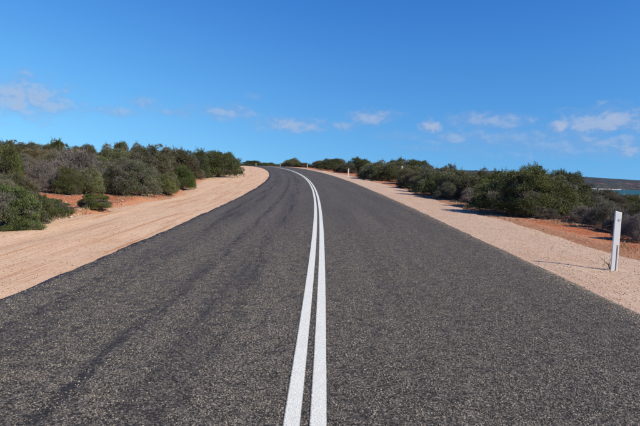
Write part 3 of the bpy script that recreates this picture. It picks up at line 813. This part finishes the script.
# right of the biggest shrub
shrub('sage', 603, 0, 202, 34, 'grey green shrub at the red soil left of the near guide post', GR, base=228)
shrub('grey', 622, 0, 208, 28, 'grey twiggy shrub right behind the near guide post top', GR, base=233)
shrub('rust', 643, 0, 205, 34, 'brown green shrub at the right edge on the red soil', GR, base=236)
shrub('sage', 592, 21, 195, 40, 'grey green shrub right of the biggest shrub', GR)
shrub('grey', 588, 19.5, 206, 34, 'grey twiggy shrub at red soil right of the biggest shrub', GR, base=224)
shrub('rust', 612, 26, 193, 40, 'brownish shrub above the near guide post to its left', GR)
shrub('dense', 634, 30, 196, 36, 'dark shrub at the right edge below the water', GR)
shrub('olive', 640, 21.5, 203, 34, 'olive shrub at right edge behind the near guide post', GR)
shrub('grey', 634, 16.0, 213, 36, 'grey leafless shrub just right of the near guide post', GR, base=241)
shrub('sage', 607, 18, 204, 30, 'grey green shrub directly left of the guide post top', GR)
shrub('rust', 583, 32, 190, 34, 'brown shrub behind the right shoulder of the biggest shrub', GR)
shrub('sage', 605, 38, 189, 40, 'grey green shrub below the white beach', GR)
shrub('rust', 628, 42, 194.5, 40, 'brown shrub below the bay water', GR)
shrub('dense', 660, 24, 197, 40, 'dark shrub mostly cut off by the right edge', GR)

# far scrub that reads as one mass
def far_scrub(name, pts, label, mat, seed, nl=80):
    rg = np.random.default_rng(seed); Vs = []; Fs = []; Cs = []; o = 0
    for (x, y, z, R, h) in pts:
        v = rg.normal(size=(nl, 3)); v /= np.linalg.norm(v, axis=1)[:, None]; v[:, 2] = np.abs(v[:, 2])
        P = np.array([x, y, z]) + v * np.array([R, R, h]) * (rg.uniform(.55, 1.0, nl) * (1 + .25 * np.sin(v[:, 0] * 5 + x)))[:, None]
        A = rg.normal(size=(nl, 3)); A /= np.linalg.norm(A, axis=1)[:, None]
        k = max(.10, .13 * R)
        V, Fc = leaves_mesh(P, A, k * 2.2 * rg.uniform(.6, 1.3, nl), k * 1.2 * rg.uniform(.6, 1.3, nl), rg)
        Vs.append(V); Fs.append(Fc + o); o += len(V)
        t0 = rg.uniform(0, .8); Cs.append(np.repeat(np.stack([np.clip(t0 + rg.normal(0, .2, nl), 0, 1), np.full(nl, rg.choice([0, .1, .5])), np.zeros(nl)], 1), 4, 0))
    return tag(mesh_obj(name, np.concatenate(Vs), np.concatenate(Fs), M[mat], cols=np.concatenate(Cs)), label, kind='stuff')
rg = np.random.default_rng(77)
def scatter(n, xr, yr, cond, rmin=.8, rmax=1.8, hmin=.5, hmax=1.2):
    x = rg.uniform(*xr, n); y = rg.uniform(*yr, n); s, d = to_road(x, y); keep = cond(x, y, s, d)
    x, y = x[keep], y[keep]; z = ground_z(x, y)
    ok = z > SEA_Z + 1
    return [(a, b, c - .05, rg.uniform(rmin, rmax), rg.uniform(hmin, hmax)) for a, b, c in zip(x[ok], y[ok], z[ok])]
pr = scatter(1500, (8, 230), (14, 260), lambda x, y, s, d: (d > 13) & (x > y * .40) & (np.hypot(x, y) > 30))
far_scrub('scrub', pr, 'low scrub covering the slope down to the bay', 'leaf_sage', 5)
pl = scatter(900, (-160, 20), (60, 300), lambda x, y, s, d: (d < -16) | ((y > 210)), 1.0, 2.0, .5, 1.1)
far_scrub('scrub', pl, 'far scrub on the rise and beyond the crest left of the road', 'leaf_olive', 6)
pr2 = scatter(900, (0, 140), (70, 300), lambda x, y, s, d: (d > 12) & (x < y * .42), 1.0, 2.0, .4, .9)
far_scrub('scrub', pr2, 'far scrub behind the right row of shrubs', 'leaf_olive', 8)

# ------------------------------------------------------------------ guide posts
def rounded_slab(w, t, z0, z1, cut=0.0, bev=.006, taper=0.0):
    """flat post blade with chamfered edges and a top cut that drops to one side"""
    xs = [(-w / 2 + bev, -t / 2), (w / 2 - bev, -t / 2), (w / 2, -t / 2 + bev), (w / 2, t / 2 - bev), (w / 2 - bev, t / 2), (-w / 2 + bev, t / 2), (-w / 2, t / 2 - bev), (-w / 2, -t / 2 + bev)]
    V = []; n = 8
    for z, k in ((z0, 1.0), (z1 - bev, 1 - taper), (z1, (1 - taper) * .93)):
        for (x, y) in xs:
            V.append((x * k, y * (k if z < z1 else .75), z - (cut * (x / w + .5) if z > z0 else 0)))
    Fc = [tuple(reversed(range(8))), tuple(range(16, 24))]
    for r_ in range(2):
        for i in range(8): Fc.append((r_ * 8 + i, r_ * 8 + (i + 1) % 8, r_ * 8 + 8 + (i + 1) % 8, r_ * 8 + 8 + i))
    return V, Fc
def guide_post(x, y, h, rz, label, lean=(0, 0), detail=True, mat='white', w=.098):
    z = gz(x, y)
    s, d = to_road([x], [y])
    z = max(z, float(road_z(s)[0] + cross(s, d)[0] - .04)) if abs(d[0]) < 9 else z
    o = empty('guide_post', (x, y, z), rz); o.rotation_euler = (lean[0], lean[1], rz)
    def part(nm, V, Fc, m_, off=(0, 0, 0)):
        c = mesh_obj(nm, V, Fc, M[m_], o); c.location = off; return c
    if detail:
        # lower half is a channel: two cheeks with a slot between them that shows the driven steel stake
        V, Fc = rounded_slab(w, .030, h * .44, h, .018); part('post_body', V, Fc, mat)
        V, Fc = rounded_slab(w * .60, .029, -.25, h * .44 - .001, 0); part('post_cheek', V, Fc, mat, (-w * .20, 0, 0))
        V, Fc = rounded_slab(w * .20, .029, -.25, h * .44 - .001, 0, .004); part('post_cheek', V, Fc, mat, (w * .40, 0, 0))
        V, Fc = rounded_slab(w * .24, .012, -.3, h * .43, 0, .003); part('steel_stake', V, Fc, 'steel', (w * .20, .006, 0))
        k = 14; V = []; 
        for yy in (-.0155, -.0205):
            for i in range(k): V.append((.020 * math.cos(6.2832 * i / k), yy, .020 * math.sin(6.2832 * i / k)))
        Fc = [tuple(range(k, 2 * k)), tuple(reversed(range(k)))] + [(i, (i + 1) % k, k + (i + 1) % k, k + i) for i in range(k)]
        part('reflector', V, [tuple(reversed(f)) for f in Fc], 'reflector', (.022, 0, h - .135))
    else:
        V, Fc = rounded_slab(w, .03, -.25, h, .012); part('post_body', V, Fc, mat)
        V, Fc = rounded_slab(.04, .012, 0, .07, 0, .003); part('reflector', V, Fc, 'reflector', (0, -.019, h - .16))
    tag(o, label, 'guide post', 'roadside guide posts'); return o
def at_px(px, dist):
    d0 = ray(px, 190.0); return d0[0] * dist / d0[1], dist
x, y, _ = stand(613.5, 271.3); guide_post(x, y, .965, RAD(-6), 'large white guide post with a slotted foot on the near right shoulder', lean=(0, RAD(.7)))
x, y, _ = stand(348.3, 177.0); guide_post(x, y, .95, RAD(-4), 'white guide post standing far off in front of dark shrubs', detail=False, w=.12)
x, y = at_px(306.8, 98); guide_post(x, y, .95, RAD(4), 'weathered guide post at the crest on the right of the road', detail=False, mat='yellowpost', w=.16)
x, y = at_px(279.7, 150); guide_post(x, y, .7, RAD(8), 'small pale guide post at the vanishing end of the road', detail=False, mat='yellowpost', w=.16)
x, y = at_px(255.6, 126); guide_post(x, y, .8, RAD(8), 'cream guide post left of the road at the crest', detail=False, mat='yellowpost', w=.16)
# a white marker that shows above the right hand shrubs
x, y = at_px(401.4, 58); zt = EYE + ray(401.4, 166)[2] * (58 / ray(401.4, 166)[1])
mk = empty('marker_post', (x, y, gz(x, y))); hm = zt - gz(x, y)
V, Fc = rounded_slab(.05, .04, -.2, hm - .05, 0); mesh_obj('pole', V, Fc, M['steel'], mk)
V, Fc = rounded_slab(.17, .03, hm - .34, hm, 0); c = mesh_obj('plate', V, Fc, M['white'], mk); c.location = (0, -.04, 0)
tag(mk, 'small white marker plate showing among the shrubs of the right row', 'marker post')

# ------------------------------------------------------------------ stones, dead wood, pebbles
def rock(seed, sx, sy, sz):
    rg = np.random.default_rng(seed); V = []; Fc = []
    nu, nv = 8, 5
    for j in range(1, nv):
        for i in range(nu):
            a = 2 * math.pi * i / nu; b = math.pi * j / nv; q = rg.uniform(.72, 1.12)
            V.append((math.cos(a) * math.sin(b) * sx * q, math.sin(a) * math.sin(b) * sy * q, math.cos(b) * sz * q + sz * .35))
    V.append((0, 0, sz * 1.3)); V.append((0, 0, -sz * .5)); t_, b_ = len(V) - 2, len(V) - 1
    for j in range(nv - 2):
        for i in range(nu): Fc.append((j * nu + i, (j + 1) * nu + i, (j + 1) * nu + (i + 1) % nu, j * nu + (i + 1) % nu))
    for i in range(nu):
        Fc.append((t_, i, (i + 1) % nu)); Fc.append((b_, (nv - 2) * nu + (i + 1) % nu, (nv - 2) * nu + i))
    return V, Fc
STONES = [(13.5, 227, .11, 'white stone at the left edge under the low green plants'), (25, 226.5, .09, 'flat pale stone right of the white one below the plants'),
          (47, 219, .07, 'pale stone below the spreading low green plant'), (66, 216, .06, 'small pale stone left of two at the tip of the spreading plant'),
          (71, 217.5, .07, 'whitest small stone at the tip of the spreading low plant'), (80, 212, .05, 'small stone below the lone green plant'), (33, 229, .04, 'little stone on the sand below the plants at left')]
for i, (px, dist, r_, lab) in enumerate(STONES):
    x, y, zz = stand(px, dist)
    V, Fc = rock(100 + i, r_ * 1.2, r_ * .9, r_ * .55); o = mesh_obj('stone', V, Fc, M['stone']); o.location = (x, y, zz); o.rotation_euler = (0, 0, i * 1.3)
    tag(o, lab, 'stone', 'pale stones along the left sand edge')
# dark fallen branch on the red soil left of the near guide post
x, y, z = stand(604, 233)
parts = [tube([(-.45, .1, .22), (-.2, 0, .16), (.05, .02, .10), (.30, -.12, .02)], .035, .05, 6), tube([(-.1, 0, .14), (.02, -.1, .25), (.2, -.05, .30)], .022, .010, 5),
         tube([(-.3, .04, .18), (-.42, -.1, .12), (-.6, -.12, .14)], .020, .008, 5), tube([(.12, 0, .09), (.22, .15, .16), (.40, .2, .15)], .018, .007, 5)]
V, Fc = join(parts); o = mesh_obj('fallen_branch', V, Fc, M['charred'], smooth=True); o.location = (x, y, z); o.scale = (.72, .72, .72)
tag(o, 'dark dead branch lying on red soil left of the near guide post', 'branch')
# dry sprig at the foot of the near post
x, y, z = stand(609.5, 270.3)
rg = np.random.default_rng(9)
parts = [tube([(0, 0, -.02), (rg.normal(0, .03), rg.normal(0, .03), .07), (rg.normal(-.01, .06), rg.normal(0, .06), rg.uniform(.1, .2))], .004, .0015, 3) for _ in range(14)]
V, Fc = join(parts); o = mesh_obj('dry_weed', V, Fc, M['charred']); o.location = (x, y, z); tag(o, 'small dry weed at the foot of the near guide post', 'weed')

# loose pebbles and clods on the shoulders
def pebbles(name, n, dr, sr, rr, label, seed, mat='pebble', power=1.6, zo=0.0):
    rg = np.random.default_rng(seed); Vs = []; Fs = []
    base = np.array([(1, 0, 0), (-1, 0, 0), (0, 1, 0), (0, -1, 0), (0, 0, 1), (0, 0, -.6)], float)
    fac = np.array([(0, 2, 4), (2, 1, 4), (1, 3, 4), (3, 0, 4), (2, 0, 5), (1, 2, 5), (3, 1, 5), (0, 3, 5)])
    s = sr[0] + (sr[1] - sr[0]) * rg.random(n) ** power; d = rg.uniform(*dr, n)
    x, y = road_pt(s, d); z = np.maximum(road_z(s) + cross(s, d) - .027 + zo + np.where(d < 0, rel(s, d, 0), rel(s, d, 40) * .8), ground_z(x, y))
    r_ = rr[0] + (rr[1] - rr[0]) * rg.random(n) ** 4
    V = base[None] * rg.uniform(.65, 1.3, (n, 6, 1)) * (r_[:, None, None] * np.array([1.15, 1, .65])) + np.stack([x, y, z + r_ * .3], 1)[:, None]
    Fc = (fac[None] + (np.arange(n) * 6)[:, None, None]).reshape(-1, 3)
    return tag(mesh_obj(name, V.reshape(-1, 3), Fc, M[mat]), label, kind='stuff')
pebbles('pebbles', 14000, (-8.6, -3.72), (4, 36), (.004, .018), 'loose pebbles on the left sand shoulder', 1)
pebbles('pebbles', 24000, (3.50, 6.3), (4, 28), (.006, .015), 'loose pebbles on the right gravel shoulder', 2)
pebbles('pebbles', 3500, (6.0, 10.5), (4, 40), (.005, .025), 'loose pebbles on red soil right of the shoulder', 3)
pebbles('pebbles', 1800, (3.15, 3.6), (3.5, 30), (.004, .012), 'loose grit spilled on the right edge of the seal', 5, zo=.027)
pebbles('pebbles', 1400, (-3.8, -3.42), (5, 30), (.004, .012), 'loose grit spilled on the left edge of the seal', 6, zo=.027)
pebbles('pebbles', 1200, (-9.6, -7.2), (8, 20), (.01, .05), 'clods and stones along the left windrow', 4, 'stone')

# dead leaves, bark and twigs that lie round the feet of the shrubs, and a few dry grass blades
rg = np.random.default_rng(404)
LP = []
for o, px, dist in SHRUBS:
    if dist > 62: continue
    R_ = o.scale[0]; n = int(min(900, 260 * R_ * R_ + 80))
    a = rg.uniform(0, 6.283, n); r_ = R_ * np.sqrt(rg.random(n)) * 1.35
    LP.append(np.stack([o.location[0] + np.cos(a) * r_, o.location[1] + np.sin(a) * r_], 1))
LP = np.concatenate(LP)
s_, d_ = to_road(LP[:, 0], LP[:, 1]); keep = (d_ < -edge_l(s_) + .25) | (d_ > edge_r(s_) - .2)
LP = LP[keep]; zl = ground_z(LP[:, 0], LP[:, 1]); n = len(LP)
A = rg.normal(size=(n, 3)) * np.array([1, 1, .12]); A /= np.linalg.norm(A, axis=1)[:, None]
V, Fc = leaves_mesh(np.stack([LP[:, 0], LP[:, 1], zl + .012], 1), A, rg.uniform(.04, .22, n), rg.uniform(.008, .028, n), rg)
tag(mesh_obj('leaf_litter', V, Fc, M['deadwood']), 'dead leaves and twigs on the soil under the shrubs', kind='stuff')
gp = []
for px, base in ((112, 203), (122, 200), (103, 209), (84, 213), (60, 219), (42, 222), (462, 206), (468, 208), (456, 204), (490, 211), (555, 224), (575, 227), (622, 248), (632, 252), (560, 226), (215, 179), (190, 189), (150, 197.5), (130, 198.5)):
    x, y, z = stand(px, base)
    for _ in range(46): gp.append((x + rg.normal(0, .14), y + rg.normal(0, .14), z))
gp = np.array(gp); n = len(gp); L = rg.uniform(.10, .26, n)
A = rg.normal(0, .45, (n, 3)) + np.array([0, 0, 1]); A /= np.linalg.norm(A, axis=1)[:, None]
V, Fc = leaves_mesh(gp + A * (L * .45)[:, None], A, L, rg.uniform(.006, .012, n), rg)
tag(mesh_obj('dry_grass', V, Fc, M['straw']), 'thin dry grass blades along the shoulder edges', kind='stuff')
